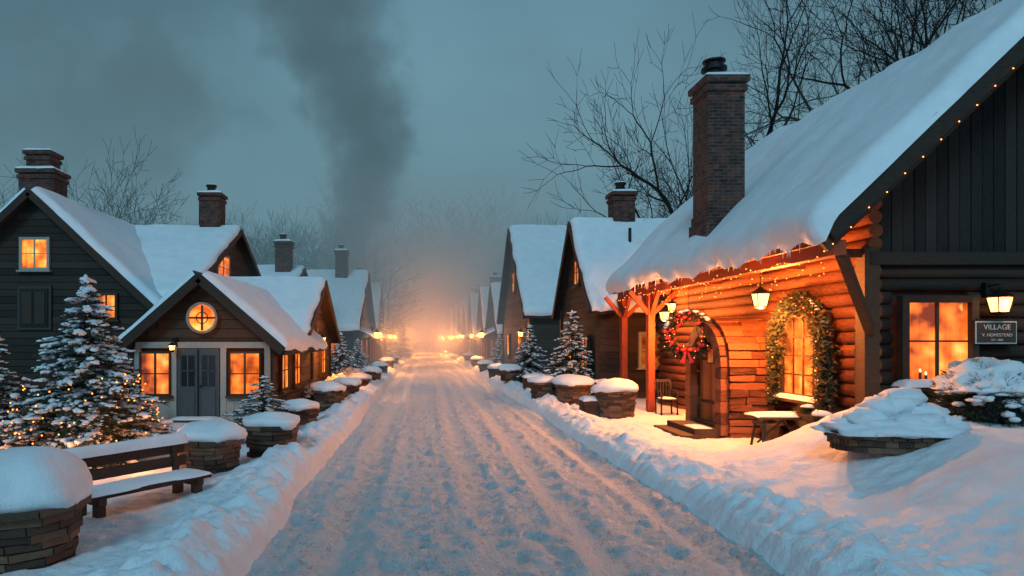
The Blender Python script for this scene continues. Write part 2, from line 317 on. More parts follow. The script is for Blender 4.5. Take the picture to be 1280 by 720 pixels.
# ------------------------------------------------------------------ main lodge (right)
def lodge():
    e=empty('timber_lodge',(10.4,17,0)); k=.965; zr=7.83; xr=10.4; Xe=6.3; Yf=10.7; Yb=22.8; Xw=7.8; Yw=12.
    rz=lambda x: zr-abs(x-xr)*k
    mb=MB()
    P=[]
    for yy in (Yw+.12,Yb-.3):
        for x,z in ((Xw+.1,-.2),(13.0,-.2),(13.0,rz(13.)-.1),(xr,zr-.1),(Xw+.1,rz(Xw+.1)-.1)): P.append((x,yy,z))
    mb.add(P,[(0,1,2,3,4),(9,8,7,6,5),(0,5,6,1),(1,6,7,2),(4,9,5,0)],'dark')
    x=Xw+.02
    while x<12.95:
        zt=rz(x+.0)-.12; zt=min(zt,rz(x+.2)-.12); mb.box((x+.1,Yw+.06,(3.7+zt)/2),(.185,.10+ru(0,.03),zt-3.7),'darkv'); x+=.2
    def logs(o,u,n,Ln,z0,z1,op,mat,d=.235):
        z=z0+d/2
        while z<z1:
            cuts=[(a,b) for a,b,za,zb in op if za<z<zb]; cuts.sort(); s=-.12
            for a,b in cuts+[(Ln+.02,0)]:
                if a-s>.05:
                    r=d*.53*ru(.95,1.05); A=Vector(o)+u*s+Z*z+n*ru(-.01,.015); B=Vector(o)+u*a+Z*z+n*ru(-.01,.015)
                    mb.tube(A,B,r,r*ru(.93,1.05),10,mat)
                s=b
            z+=d
    logs((Xw,Yw+.08,0),X,-Y,5.2,0,3.6,[(.42,1.75,1.35,2.98)],'dark')
    logs((Xw+.06,Yw,0),Y,-X,Yb-Yw-.2,0,4.9,[(1.0,2.58,1.05,2.75),(3.0,4.8,0,2.4)],'logs')
    mb.build('log_walls',e)
    mb=MB()
    mb.box((Xw-.02,Yw-.02,1.9),(.26,.26,3.8),'brown')
    mb.box((10.4,Yw-.07,3.62),(5.3,.2,.22),'dark')
    mb.box((6.55,(Yf+Yb)/2,3.66),(.2,Yb-Yf-.1,.24),'redpost')
    for yy in (19.75,22.4):
        mb.box((6.55,yy,1.75),(.19,.19,3.6),'redpost',.1)
        for s in (-1,1): mb.beam((6.55,yy,2.9),(6.55,yy+s*.65,3.58),.1,.12,'redpost')
        mb.beam((6.55,yy,2.9),(7.3,yy,3.6),.1,.12,'redpost'); mb.beam((6.55,yy,2.9),(5.95,yy,3.6),.1,.12,'redpost')
    mb.beam((Xw-.05,Yw-.15,2.35),(6.6,Yf+.12,3.6),.13,.16,'brown')
    for i in range(12):
        yy=Yf+.3+i*1.05; mb.beam((Xe+.1,yy,rz(Xe+.1)-.19),(Xw+.2,yy,rz(Xw+.2)-.19),.10,.14,'logs')
    for yy in (12.0,13.9,15.8,17.8,19.75,21.6): mb.box((7.15,yy,3.72),(1.3,.13,.15),'logs')
    yy=Yf+.1
    A=Vector((Xe,0,rz(Xe)-.08)); B=Vector((Xw+.3,0,rz(Xw+.3)-.08)); s=(B-A); c=(A+B)/2; sl=s.normalized(); n=sl.cross(Y)
    while yy<Yb: mb.obox(c+Y*(yy+.09),Y,sl,n,(0,0,0),(.175,s.length,.03),'redpost'); yy+=.18
    mb.build('porch_frame',e)
    mb=MB(); sn=MB()
    for sg in (-1,1):
        n=(Z+X*sg*k).normalized(); a=Vector((xr,Yf,zr)); b=Vector((xr+sg*4.1,Yf,rz(Xe))); sl=(b-a).normalized()
        mb.obox((a+b)/2+Y*(Yb-Yf)/2,Y,sl,n,(0,0,.0),(Yb-Yf,(b-a).length,.11),'dark')
        mb.beam(a+Y*-.03,b+Y*-.03-sl*.02,.09,.36,'dark'); mb.beam(a+Y*.08-Z*.2,b+Y*.08-Z*.2,.08,.2,'brown'); mb.beam(a+Y*(Yb-Yf+.03),b+Y*(Yb-Yf+.03),.07,.3,'dark')
        mb.obox((b+Y*(Yb-Yf)/2),Y,Z,X,(0,-.05,0),(Yb-Yf,.2,.05),'redpost')
        up=n*.10; bb=b+sl*.08; f=Y*-.10; g=Y*(Yb-Yf)
        snow_patch(sn,a+up+f,a+up+g,bb+up+g,bb+up+f,.34,step=.2,wig=.12,drip=.19,lump=.11,ewig=.02)
    for i in range(80):
        yy=ru(Yf+.1,Yb-.2); h=ru(.05,.24); mb.tube((Xe-.10,yy,rz(Xe)-.02),(Xe-.10,yy,rz(Xe)-.05-h),.016,.002,5,'snow',False)
    mb.build('roof',e); sn.build('roof_snow',e)
    mb=MB(); chimney(mb,6.98,16.2,4.0,8.3,.84,.9,False)
    mb.lathe((6.88,16.2,8.36),[(.19,0),(.21,.03),(.21,.2),(.29,.22),(.29,.29),(.2,.31),(.2,.4),(.26,.42),(.26,.46)],16,'iron',False); mb.blob((6.88,16.2,8.82),(.22,.22,.05),'snow',2,.1,flat=True)
    for i,(w,h) in enumerate(((1.02,.75),(.94,.95))): mb.box((7.0,16.2,4.1+h/2+.1),(w,w+.04,h),'brick')
    mb.beam((6.6,15.6,4.45),(7.55,15.6,5.37),.12,.16,'iron')
    mb.build('chimney',e)
    mb=MB()
    window(mb,(8.93,Yw-.05,2.18),X,-Y,1.08,1.34,2,2,'dark','winb',.12,dep=.16)
    mb.box((8.9,Yw-.22,1.36),(1.5,.34,.08),'brown'); snow_slab(mb,(8.9,Yw-.24,1.405),1.52,.38,.13)
    for dx,h in ((-.3,.12),(-.2,.07),(.3,.14)):
        mb.tube((8.93+dx,Yw-.125,1.52),(8.93+dx,Yw-.125,1.52+h),.022,.02,8,'beam'); mb.blob((8.93+dx,Yw-.125,1.55+h),(.015,.015,.03),'candle',2,0)
    mb.build('gable_window',e)
    mb=MB(); window(mb,(Xw-.08,13.78,1.88),Y,-X,1.46,1.55,4,4,'beam','winb',.11,snowsill=True,dep=.16); mb.build('porch_window',e)
    mb=MB(); yc=15.9; sp=1.6; R=1.0; x0=6.62; xl=Xw+.1-x0
    def ang(a,r): return Vector((0,yc-math.cos(a)*r,sp+math.sin(a)*r))
    for s in (-1,1):
        z=.0
        while z<sp-.02:
            h=.16; q=0
            while q<xl-.05:
                w=min(ru(.35,.7),xl-q); mb.box((x0+q+w/2,yc+s*(R-.02),z+h/2),(w-.016,.20+ru(0,.11),h-.018),'logs',jit=.016); q+=w
            z+=h
    na=19
    for i in range(na):
        a=math.pi*(i+.5)/na; t=Vector((0,math.sin(a),math.cos(a))); r=Vector((0,-math.cos(a),math.sin(a))); q=0
        while q<xl-.05:
            w=min(ru(.35,.7),xl-q); p=ang(a,R-.03+ru(0,.04)); mb.obox(p,X,t,r,(x0+q+w/2,0,0),(w-.016,math.pi*R/na*.95,.2+ru(0,.07)),'logs'); q+=w
    for i in range(13):
        a=math.pi*(i+.5)/13; p=ang(a,.86); t=Vector((0,math.sin(a),math.cos(a))); r=Vector((0,-math.cos(a),math.sin(a)))
        mb.obox(p,X,t,r,(x0-.06,0,0),(.16+ru(0,.03),math.pi*.86/13*1.02,.30),'logs')
    for s in (-1,1):
        z=.1
        while z<sp-.02: mb.box((x0-.06,yc+s*.86,z+.125),(.16+ru(0,.03),.30,.242),'logs',jit=.004); z+=.25
    mb.box((x0+.3,yc,.15),(.7,1.5,.3),'beam')
    mb.build('arched_entrance',e)
    mb=MB(); y=-.69
    while y<.68:
        ht=sp+math.sqrt(max(0.02,.71**2-(y+.08)**2)); mb.box((x0+.12,yc+y+.085,(.3+ht)/2),(.06+ru(0,.015),.165,ht-.3),'door'); y+=.172
    mb.box((x0+.2,yc,1.3),(.04,1.5,2.),'dark')
    for zz in (.75,1.75): mb.box((x0+.075,yc,zz),(.03,1.1,.06),'iron')
    mb.tube((x0+.03,yc-.5,1.15),(x0+.03,yc-.5,1.35),.018,.018,8,'iron'); 
    mb.box((x0+.075,yc,1.85),(.03,.34,.42),'beam'); mb.box((x0+.055,yc,1.85),(.02,.26,.34),'windim')
    mb.build('oak_door',e)
    mb=MB()
    mb.box((6.22,15.85,.12),(.55,1.7,.24),'brown'); mb.box((5.88,15.8,.05),(.5,1.9,.14),'brown'); snow_slab(mb,(6.18,15.4,.242),.4,.7,.03)
    mb.build('entrance_steps',e)
    mb=MB()
    for i in range(300):
        t=i/299; 
        if t<.25: p=Vector((7.6,12.88,.95+t/.25*1.1))
        elif t>.75: p=Vector((7.6,14.66,2.05-(t-.75)/.25*1.1))
        else:
            a=math.pi*(t-.25)/.5; p=Vector((7.58,13.78-math.cos(a)*.9,2.05+math.sin(a)*.9))
        for j in range(38):
            q=p+Vector((ru(-.17,.06),random.gauss(0,.10),random.gauss(0,.10))); d=Vector((ru(-1,.3),ru(-1,1),ru(-1,1))).normalized()*ru(.06,.14); w=d.orthogonal().normalized()*.016
            mb.add([q-w,q+w,q+d],[(0,1,2)],'leaf' if rnd()<.5 else 'needle')
        if i%14==0: mb.blob(p+Vector((-.17,ru(-.12,.12),ru(-.12,.12))),(.013,)*3,'bulb',1,0)
        if i%11==0: mb.blob(p+Vector((-.13,ru(-.09,.09),ru(-.09,.09))),(.028,)*3,'red',1,0)
        if i%5==0 and .2<t<.8: mb.blob(p+Vector((-.05,ru(-.06,.06),.13)),(.05,.06,.025),'snow',1,.2)
    mb.build('window_garland',e)
    mb=MB(); yy=Yf
    pts=[]
    while yy<Yb: 
        ph=((yy-Yf)%1.3)/1.3; z=3.60-.13*math.sin(math.pi*ph)-ru(0,.03); pts.append(Vector((6.27,yy,z))); 
        if rnd()<.25: mb.blob((6.3+ru(-.02,.04),yy,z-ru(.08,.35)),(.011,)*3,'bulb',1,0)
        mb.blob((6.27,yy,z),(.012,)*3,'bulb',1,0); yy+=ru(.16,.34)
    mb.poly(pts,.004,3,'iron'); pts=[]
    for i in range(30):
        x=6.35+i*.14; z=rz(x)-.22; pts.append(Vector((x,Yf-.09,z))); 
        if i%2==0: mb.blob((x,Yf-.1,z+ru(-.02,.02)),(.012,)*3,'bulb',1,0)
    mb.poly(pts,.004,3,'iron')
    for (y0_,y1_,x_) in ((12.2,14.6,7.1),(14.2,17.2,7.0),(16.8,20.5,6.9)):
        pts=[]
        for i in range(16):
            t=i/15; p=Vector((x_+.25*math.sin(t*9),y0_+(y1_-y0_)*t,3.6-.4*math.sin(math.pi*t)*(.7+.3*math.sin(t*14)))); pts.append(p); mb.blob(p-Z*.02,(.010,)*3,'bulb',1,0)
        mb.poly(pts,.004,3,'iron')
    mb.build('fairy_lights',e)
    return e
LODGE=lodge()
def lantern(name,p,s,hang=0,wall=None,power=0,lo=-.25):
    e=empty(name,p); p=Vector(p); mb=MB(); w=.11*s/.4*1.0; h=s*.62
    for i in range(4):
        a=math.pi/4+i*math.pi/2; b=a+math.pi/2
        q=lambda an,r,z: p+Vector((math.cos(an)*r,math.sin(an)*r,z))
        mb.tube(q(a,w*1.1,-h/2),q(a,w*1.6,h/2),.011,.011,5,'iron')
        mb.tube(q(a,w*1.1,-h/2),q(b,w*1.1,-h/2),.012,.012,5,'iron'); mb.tube(q(a,w*1.6,h/2),q(b,w*1.6,h/2),.012,.012,5,'iron')
        mb.add([q(a,w*1.0,-h/2+.01),q(b,w*1.0,-h/2+.01),q(b,w*1.48,h/2-.01),q(a,w*1.48,h/2-.01)],[(0,1,2,3)],'lamp')
    mb.lathe(p,[(w*1.9,h/2),(w*1.2,h/2+s*.12),(w*.5,h/2+s*.25),(w*.2,h/2+s*.34)],8,'iron',False); mb.lathe(p,[(w*.6,-h/2-.05),(w*1.1,-h/2-.01)],8,'iron',False)
    if hang: mb.tube(p+Z*(h/2+s*.3),p+Z*(h/2+s*.3+hang),.008,.008,5,'iron')
    if wall is not None:
        wv=Vector(wall); t=p+Z*(h/2+s*.34); mb.tube(t,t+Z*.08,.012,.012,5,'iron'); mb.tube(t+Z*.08,t+Z*.06+wv,.015,.015,6,'iron'); mb.box(t+wv,(.09,.09,.26),'iron')
    mb.build('lantern_body',e)
    if power: plight('lamp_light',p+Z*lo+(Vector(wall)*-.6 if wall is not None else Vector((0,0,0))),power,e,r=.09)
    return e
lantern('hanging_lantern',(6.9,14.0,3.02),.42,.35,None,600,-.3)
lantern('hanging_lantern',(6.55,18.6,2.86),.34,.4,None,480,-.28)
lantern('hanging_lantern',(6.35,17.5,3.05),.28,.3,None,380,-.25)
lantern('wall_lantern',(9.8,11.62,2.80),.42,0,(0,.28,0),18,0)
plight('porch_fill_light',(6.6,12.6,3.2),330,LODGE); plight('porch_fill_light',(7.2,20.8,3.3),240,LODGE)  # bare fill lights added to warm porch, table and snow; no fixture
def wreath(p,r,n,up=Z):
    mb=MB(); p=Vector(p); n=Vector(n).normalized(); u=n.cross(Z).normalized(); v=u.cross(n)
    for i in range(4200):
        a=ru(0,2*math.pi); b=ru(0,2*math.pi); rr=ru(0,.17)
        q=p+(u*math.cos(a)+v*math.sin(a))*(r*.66+rr*math.cos(b))+n*rr*math.sin(b)*.8
        d=((u*math.cos(a+ru(-.9,.9))+v*math.sin(a+ru(-.9,.9)))*ru(.3,1)+n*ru(-.2,.8)+Z*ru(-.3,.3)).normalized()*ru(.05,.14); w=d.orthogonal().normalized()*.014
        mb.add([q-w,q+w,q+d],[(0,1,2)],'needle' if rnd()<.5 else 'leaf')
    for i in range(60):
        a=ru(0,2*math.pi); q=p+(u*math.cos(a)+v*math.sin(a))*(r*.66+ru(-.14,.14))+n*ru(.1,.17); s=ru(.022,.055); mb.blob(q,(s,)*3,'red',2,.03)
    for i in range(26):
        a=ru(0,2*math.pi); q=p+(u*math.cos(a)+v*math.sin(a))*(r*.66+ru(-.16,.16))+n*.17; mb.blob(q,(.011,)*3,'bulb',1,0)
    for i in range(18):
        a=ru(.2,2.9); q=p+(u*math.cos(a)+v*math.sin(a))*(r*.78)+n*.06+Z*.05; mb.blob(q,(.07,.06,.03),'snow',2,.2)
    for s in (-1,1): mb.add([p+n*.19-v*r*.55,p+n*.19-v*r*1.0+u*s*.16,p+n*.19-v*r*1.05+u*s*.06],[(0,1,2)],'red'); mb.blob(p+n*.19-v*r*.55+u*s*.08,(.09,.04,.05),'red',2,.1)
    mb.tube(p+v*r*.8,p+Z*1.2,.006,.006,4,'iron'); o=mb.build('christmas_wreath'); centre(o,p)
wreath((6.24,16.1,2.33),.66,(-.50,-.86,.05))
def sign():
    e=empty('shop_sign',(9.83,11.8,2.3)); mb=MB(); mb.box((9.83,11.77,2.33),(.74,.05,.42),'iron'); mb.box((9.83,11.745,2.33),(.71,.03,.39),'text'); mb.box((9.83,11.725,2.33),(.66,.02,.34),'panel')
    for s in (-1,1): mb.tube((9.83+s*.28,11.76,2.52),(9.83+s*.28,11.82,2.62),.01,.01,5,'iron')
    mb.build('board',e)
    for s,zz,sz in (('VILLAGE',2.41,.125),('V. HOMESTEAD',2.29,.076),('EST. 1892',2.215,.05)):
        c=D.curves.new('lettering','FONT'); c.body=s; c.size=sz; c.align_x='CENTER'; c.extrude=.004; c.materials.append(M['text'])
        o=D.objects.new('lettering',c); COL.objects.link(o); o.location=(9.83,11.708,zz-.03); o.rotation_euler=(math.pi/2,0,0); o.parent=e; o.matrix_parent_inverse=Matrix.Translation(-e.location)
sign()
# ------------------------------------------------------------------ planters etc
def planter(x,y,r,h,dome=.3,name='wooden_planter',seed=0,z=None):
    z0=hz(x,y)-.06 if z is None else z; mb=MB(); nc=max(3,int(round(h/.075))); ch=h/nc; 
    mb.lathe((x,y,z0),[(r*.78,0),(r*.93,h-.03)],20,'stone',False)
    for c in range(nc):
        rr=r*(.84+.16*(c+1)/nc)+( .04 if c==nc-1 else 0)+ru(-.012,.012); n=int(2*math.pi*rr/ru(.24,.34)); o=ru(0,6)
        for i in range(n):
            a=o+2*math.pi*i/n; mb.box((x+math.cos(a)*(rr-.07),y+math.sin(a)*(rr-.07),z0+(c+.5)*ch),(2*math.pi*rr/n*1.0,.14+ru(0,.025),ch*.88),'stone',a+math.pi/2,.007)
    prof=[(r*1.02,h-.04),(r*1.12,h+.0),(r*1.17,h+.06),(r*1.13,h+.13),(r*1.0,h+dome*.6),(r*.85,h+dome*.8),(r*.65,h+dome*.93),(r*.42,h+dome*.99),(r*.2,h+dome*1.02),(r*.04,h+dome*1.02)]
    mb.lathe((x,y,z0),prof,36,'snow',True,.26)
    o=mb.build(name); centre(o,(x,y,z0)); return o
PL=[(-3.92,6.6,.56,.62,.48),(-3.42,10.9,.47,.58,.26),(-2.66,11.9,.42,.56,.22),(-2.95,16.3,.40,.50,.2),(-2.75,19.5,.40,.6,.24),(-2.7,24,.42,.55,.25),(-2.65,28,.4,.5,.25),(-2.5,33,.42,.55,.25),(-2.5,39,.42,.5,.25),(-2.5,46,.45,.55,.25),(-2.9,21.5,.4,.5,.2),(-2.5,55,.45,.5,.25),
    (5.3,18.9,.55,.78,.3),(4.75,21.8,.55,.72,.3),(3.95,22.6,.42,.6,.22),(3.8,30,.45,.5,.25),(3.85,36,.45,.5,.25),(3.9,43,.45,.5,.25),(3.9,50,.45,.5,.25),(4.5,26.5,.45,.5,.25),(3.95,60,.45,.5,.25)]
for p in PL: planter(*p)
def crate(x,y,rz=0):
    mb=MB(); z0=hz(x,y)-.03
    for j in range(4): 
        for s in(-1,1): mb.box((x,y+s*.27,z0+.06+j*.1),(.66,.05,.09),'bench'); mb.box((x+s*.33,y,z0+.06+j*.1),(.05,.5,.09),'bench')
    mb.box((x,y,z0+.4),(.68,.6,.04),'bench'); snow_slab(mb,(x,y,z0+.42),.74,.66,.13)
    o=mb.build('wooden_crate'); centre(o,(x,y,z0))
crate(4.75,19.1); crate(4.0,25.0)
def tub():
    x,y=6.7,9.75; z0=hz(x,y)-.10; mb=MB()
    for c in range(3):
        n=30
        for i in range(n):
            a=2*math.pi*(i+.5*(c%2))/n; f=.9+.05*c; mb.box((x+math.cos(a)*.86*f,y+math.sin(a)*.5*f,z0+.06+c*.09),(.17,.13,.085),'stone',math.atan2(.5*math.cos(a),-.86*math.sin(a)),.008)
    mb.blob((x,y,z0+.27),(.98,.60,.24),'snow',4,.14,3.,flat=True)
    for dx,dy,dz,a,b,c in ((-.45,-.05,.45,.28,.24,.16),(-.14,.05,.58,.28,.22,.17),(.18,.08,.74,.28,.22,.15),(.06,.1,.62,.26,.25,.2),(.45,0,.50,.30,.24,.17),(.62,-.05,.38,.28,.22,.15),(.0,-.28,.43,.3,.18,.12),(-.62,.05,.36,.26,.22,.14),(.3,-.25,.44,.22,.16,.11)):
        mb.blob((x+dx,y+dy,z0+dz),(a,b,c),'snow',3,.2,2.4)
    o=mb.build('snowy_tub_planter'); centre(o,(x,y,z0))
tub()
def bush(name,x,y,z,r,h,snowcap=1,n=2600,cap=.58):
    mb=MB()
    for i in range(n):
        d=Vector((random.gauss(0,1),random.gauss(0,1),random.gauss(.2,1))).normalized(); q=Vector((x,y,z+h*.5))+Vector((d.x*r,d.y*r,d.z*h*.5))*ru(.72,1.03)
        if q.z<z-.05: continue
        e=(d+Vector((ru(-.6,.6),ru(-.6,.6),ru(-.2,.8)))).normalized()*ru(.05,.12); w=e.orthogonal().normalized()*.012; mb.add([q-w,q+w,q+e],[(0,1,2)],'needle')
    mb.blob((x,y,z+h*.5),(r*.8,r*.8,h*.45),'bark',3,.15)
    if snowcap:
        mb.blob((x,y,z+h*cap),(r*.98,r*.98,h*(1.03-cap)),'snow',4,.16,3.2,flat=True)
        for i in range(60):
            a=ru(0,6.28); t=ru(.75,1.05); mb.blob((x+math.cos(a)*r*t,y+math.sin(a)*r*t,z+h*(.5+ru(-.25,.2))),(ru(.05,.12),ru(.05,.12),ru(.025,.05)),'snow',2,.25)
    o=mb.build(name); centre(o,(x,y,z)); return o
bush('round_shrub',8.7,10.6,.68,.64,1.2,1,6000,.64)
for x,y,r,h in ((-3.6,23,.5,.7),(-3.4,17.2,.45,.5),(-3.3,26,.5,.8),(4.9,24.4,.5,.7),(6.0,22.8,.5,.8),(-3.3,30.5,.6,.9)): bush('snowy_shrub',x,y,hz(x,y)-.05,r,h,1,1400)
def pot(x,y,z,r,h):
    mb=MB(); mb.lathe((x,y,z),[(r*.7,0),(r,h),(r*1.1,h),(r*1.1,h+.04)],16,'stone')
    for i in range(420):
        d=Vector((random.gauss(0,1),random.gauss(0,1),abs(random.gauss(.4,.8)))).normalized(); q=Vector((x,y,z+h)); a=q+d*r*.5; b=q+d*r*ru(1.1,1.9); w=d.orthogonal().normalized()*.012; mb.add([a-w,a+w,b],[(0,1,2)],'leaf')
    mb.blob((x,y,z+h+r*1.0),(r*.7,r*.7,r*.35),'snow',2,.2,flat=True); o=mb.build('potted_plant'); centre(o,(x,y,z))
pot(7.35,14.5,.1,.2,.3); pot(7.3,13.0,.5,.17,.25); pot(7.25,12.45,.28,.25,.3); pot(7.45,14.8,.1,.16,.25)
def table():
    x,y=6.95,13.25; z0=hz(x,y); mb=MB(); top=.74
    for j in range(3): mb.box((x,y-.2+j*.2,top-.03),(1.15,.18,.045),'beam',0)
    for sx in (-1,1):
        for sy in (-1,1): mb.beam((x+sx*.5,y+sy*.24,z0-.05),(x+sx*.42,y+sy*.16,top-.05),.04,.04,'bench')
        mb.box((x+sx*.46,y,top-.14),(.045,.42,.07),'bench'); mb.beam((x+sx*.48,y,z0+.12),(x,y,top-.1),.03,.03,'bench')
    snow_slab(mb,(x,y,top),1.2,.62,.07); o=mb.build('wooden_table'); centre(o,(x,y,z0))
table()
def chair():
    x,y=6.75,19.0; z0=hz(x,y)-.02; mb=MB(); e=.22
    for sx in (-1,1):
        mb.tube((x+sx*e,y-e,z0),(x+sx*e,y-e,z0+.66),.022,.022,6,'iron'); mb.tube((x+sx*e,y+e,z0),(x+sx*e,y+e+.06,z0+.98),.022,.022,6,'iron'); mb.tube((x+sx*e,y-e,z0+.66),(x+sx*e,y+e,z0+.68),.022,.022,6,'iron')
    for j in range(5): mb.box((x,y-.2+j*.1,z0+.45),(.46,.085,.03),'bench'); mb.beam((x-.16+j*.08,y+e+.02,z0+.5),(x-.16+j*.08,y+e+.05,z0+.92),.03,.02,'bench')
    mb.beam((x-e,y+e+.06,z0+.95),(x+e,y+e+.06,z0+.95),.03,.07,'bench'); snow_slab(mb,(x,y,z0+.467),.44,.42,.05); o=mb.build('garden_chair'); centre(o,(x,y,z0))
chair()
def bench():
    c=Vector((-3.62,8.75,0)); a=Vector((.55,.835,0)).normalized(); b=Vector((-a.y,a.x,0)); z0=-.04; Ln=1.75; mb=MB()
    O=c+Z*z0
    for s in (-1,1):
        for q in (-.2,.2):
            mb.obox(O,a,b,Z,(s*(Ln/2-.18),q,.16),(.11,.10,.46),'bench')
        mb.obox(O,a,b,Z,(s*(Ln/2-.18),0,.33),(.10,.56,.08),'bench')
        mb.beam(O+a*s*(Ln/2-.18)+b*.2+Z*.3,O+a*s*(Ln/2-.18)+b*.33+Z*.80,.07,.08,'bench')
        mb.obox(O,a,b,Z,(s*(Ln/2-.18),.0,.07),(.09,.5,.07),'bench')
    for q in (-.2,-.02,.16): mb.obox(O,a,b,Z,(0,q,.395),(Ln,.165,.055),'bench')
    for zz,q in ((.56,.275),(.73,.315)): mb.obox(O,a,b,Z,(0,q,zz),(Ln,.045,.135),'bench')
    rz=math.atan2(a.y,a.x)
    snow_slab(mb,O+b*-.02+Z*.424,Ln+.04,.55,.055,rz); snow_slab(mb,O+b*.325+Z*.80,Ln+.06,.17,.15,rz)
    o=mb.build('park_bench'); centre(o,c)
bench()
# ------------------------------------------------------------------ firs
def fir(h,r,seed,nl,snow=.7,sub=2,fine=1.,nlen=1.):
    random.seed(seed); mb=MB(); mb.tube((0,0,-.1),(0,0,h*.98),.035*h/2.5+.02,.008,8,'bark')
    for l in range(nl):
        f=(l+.5)/nl; z=h*(.05+.93*f); R=r*(1-f)**.85*ru(.8,1.12)+.04; nb=int((5+10*(1-f)))
        for bi in range(nb):
            a=ru(0,2*math.pi); d=Vector((math.cos(a),math.sin(a),0)); sd=Vector((-d.y,d.x,0)); Rb=R*ru(.68,1.15); zz=z+ru(-.05,.05)*h/3
            P=lambda t: d*Rb*t+Z*(zz+Rb*(.10*t-.42*t*t+.16*t**4))
            mb.tube(P(0),P(.5),.010,.007,4,'bark',False); mb.tube(P(.5),P(1),.007,.003,4,'bark',False)
            ns=max(3,int(Rb/.085*fine))
            for s in range(ns):
                t=.15+.85*(s+.5)/ns
                for sg in (-1,1,0):
                    tl=(.32*Rb*(1.1-t)+.08)*ru(.7,1.25) if sg else .10
                    td=(d*.75+sd*sg*.8+Z*ru(-.3,.12)).normalized() if sg else d; p=P(t); nn=max(3,int(tl/.022*fine))
                    for k in range(nn):
                        q=p+td*tl*(k/nn); o=(td*.9+Vector((ru(-1,1),ru(-1,1),ru(-.8,.8)))*.8).normalized()*ru(.045,.08)*nlen/fine**.5; w=td.cross(o).normalized()*.0095*nlen/fine**.5
                        mb.add([q-w,q+w,q+o],[(0,1,2)],'needle')
                    if sg and rnd()<snow*.45:
                        q=p+td*tl*ru(.35,.8)+Z*.02; mb.blob(q,(ru(.03,.06),ru(.018,.035),ru(.012,.022)),'snow',1,.3,2.5,math.atan2(td.y,td.x))
            ang=math.atan2(d.y,d.x)
            for s in range(max(2,int(Rb/.15))):
                t=.3+.7*(s+ru(.2,.9))/max(2,int(Rb/.15))
                if t<1.05 and rnd()<snow:
                    q=P(min(t,1))+Z*.028+sd*ru(-.07,.07)*Rb; mb.blob(q,(ru(.06,.14),ru(.035,.08),ru(.02,.045)),'snow',sub,.32,2.8,ang+ru(-.7,.7))
    mb.blob((0,0,h*.99),(.035,.035,.06),'snow',1,.1)
    return mb
m1=fir(3.2,1.5,11,27,.72,2,1.,1.1); big=m1.build('snowy_fir_tree'); big.location=(-5.75,11.6,.10)
random.seed(5); mb=MB()
for i in range(130):
    f=ru(.0,.6)**1.4; a=ru(-2.8,.9); R=1.55*(1-f)**.85*ru(.85,1.1); mb.blob((-5.75+R*math.cos(a),11.6+R*math.sin(a),.12+3.15*(.05+.9*f)-R*.22+.13),(.013,)*3,'bulb2',1,0)
o=mb.build('tree_fairy_lights'); o.parent=big; o.matrix_parent_inverse=Matrix.Translation(-big.location)
plight('tree_glow',(-4.45,10.8,.55),26,big); plight('tree_glow',(-5.3,9.9,.5),20,big); plight('tree_glow',(-6.6,10.2,.6),14,big)
f2=fir(3.2,1.35,23,20,.8,1,.75,1.3).build('snowy_fir_tree'); f2.location=(5.5,25.4,.1)
f3=fir(2.8,1.2,31,18,.8,1,.7,1.3).build('snowy_fir_tree'); f3.location=(4.7,30.5,.1)
def fdup(src,x,y,s,rz,sz=1):
    o=D.objects.new('snowy_fir_tree',src.data); COL.objects.link(o); o.location=(x,y,hz(x,y)-.03); o.scale=(s,s,s*sz); o.rotation_euler[2]=rz
for a in ((-4.1,33.5,.9,1.,1),(-3.7,38,.8,2,1),(-4.4,66,1.6,2,1.2),(-3.6,80,2.0,4,1.2),(-3.2,95,2.2,5,1.2),(6.5,75,1.6,1,1.3),(-8.,12.8,.8,3,1),(5.2,47,.9,3,1)): fdup(f3,*a)
fdup(f2,-3.45,14.6,.70,1.3,.6); fdup(f2,-7.0,16.6,.5,.4,.7)
# ------------------------------------------------------------------ LEFT houses
E=house('dark_timber_house','Y',-17.2,-9.4,23.4,36,3.5,7.15,'dark',.45,
  [('y-',-13.3,5.15,.85,.95,2,2,'winb','cream'),('y-',-10.85,3.35,.6,.75,2,2,'win','brown'),('y-',-15.6,2.2,.8,1.,2,2,'windim')],
  [(-14.05,25.2,6.3,8.4,1.25,1.0,False),(-14.05,25.2,8.3,9.1,.85,.75,False)],.22)
mb=MB(); mb.box((-13.3,23.32,3.3),(1.15,.06,1.5),'panel'); mb.box((-13.3,23.27,3.3),(.95,.04,1.3),'iron')
for s in (-1,1): mb.box((-13.3+s*.22,23.24,3.3),(.34,.04,1.1),'dark')
mb.build('carved_panel',E)
E=house('dark_timber_house','X',-13.4,-8.7,24.2,37.8,3.7,7.1,'dark',.4,[('x+',29.3,5.3,1.6,.95,2,2,'win','cream'),('x+',31.5,2.2,1.2,1.1,2,2,'win','brown'),('y-',-9.7,2.5,.8,1.,2,2,'winb','brown')],[(-9.6,31,6.5,8.8,.9,.9)],.22)
E=house('dark_timber_house','X',-13,-7.4,34.,46,3.6,6.3,'dark',.4,[('x+',40,4.2,1.,1,2,2)],[(-8.,39,5.5,7.8,.85,.85)],.22)
E=house('small_cottage','Y',-7.55,-4.05,18.0,24.4,2.25,3.78,'brown',.42,[],[],.17,'dark',.3)
mb=MB(); 
yF=17.93
mb.box((-5.8,yF-.03,2.07),(3.5,.09,.16),'cream'); 
for x in (-7.5,-6.55,-5.25,-4.1): mb.box((x,yF-.035,1.0),(.15,.1,1.98),'cream')
mb.box((-7.02,yF-.03,.35),(.82,.06,.7),'cream'); mb.box((-4.68,yF-.03,.35),(1.0,.06,.7),'cream')
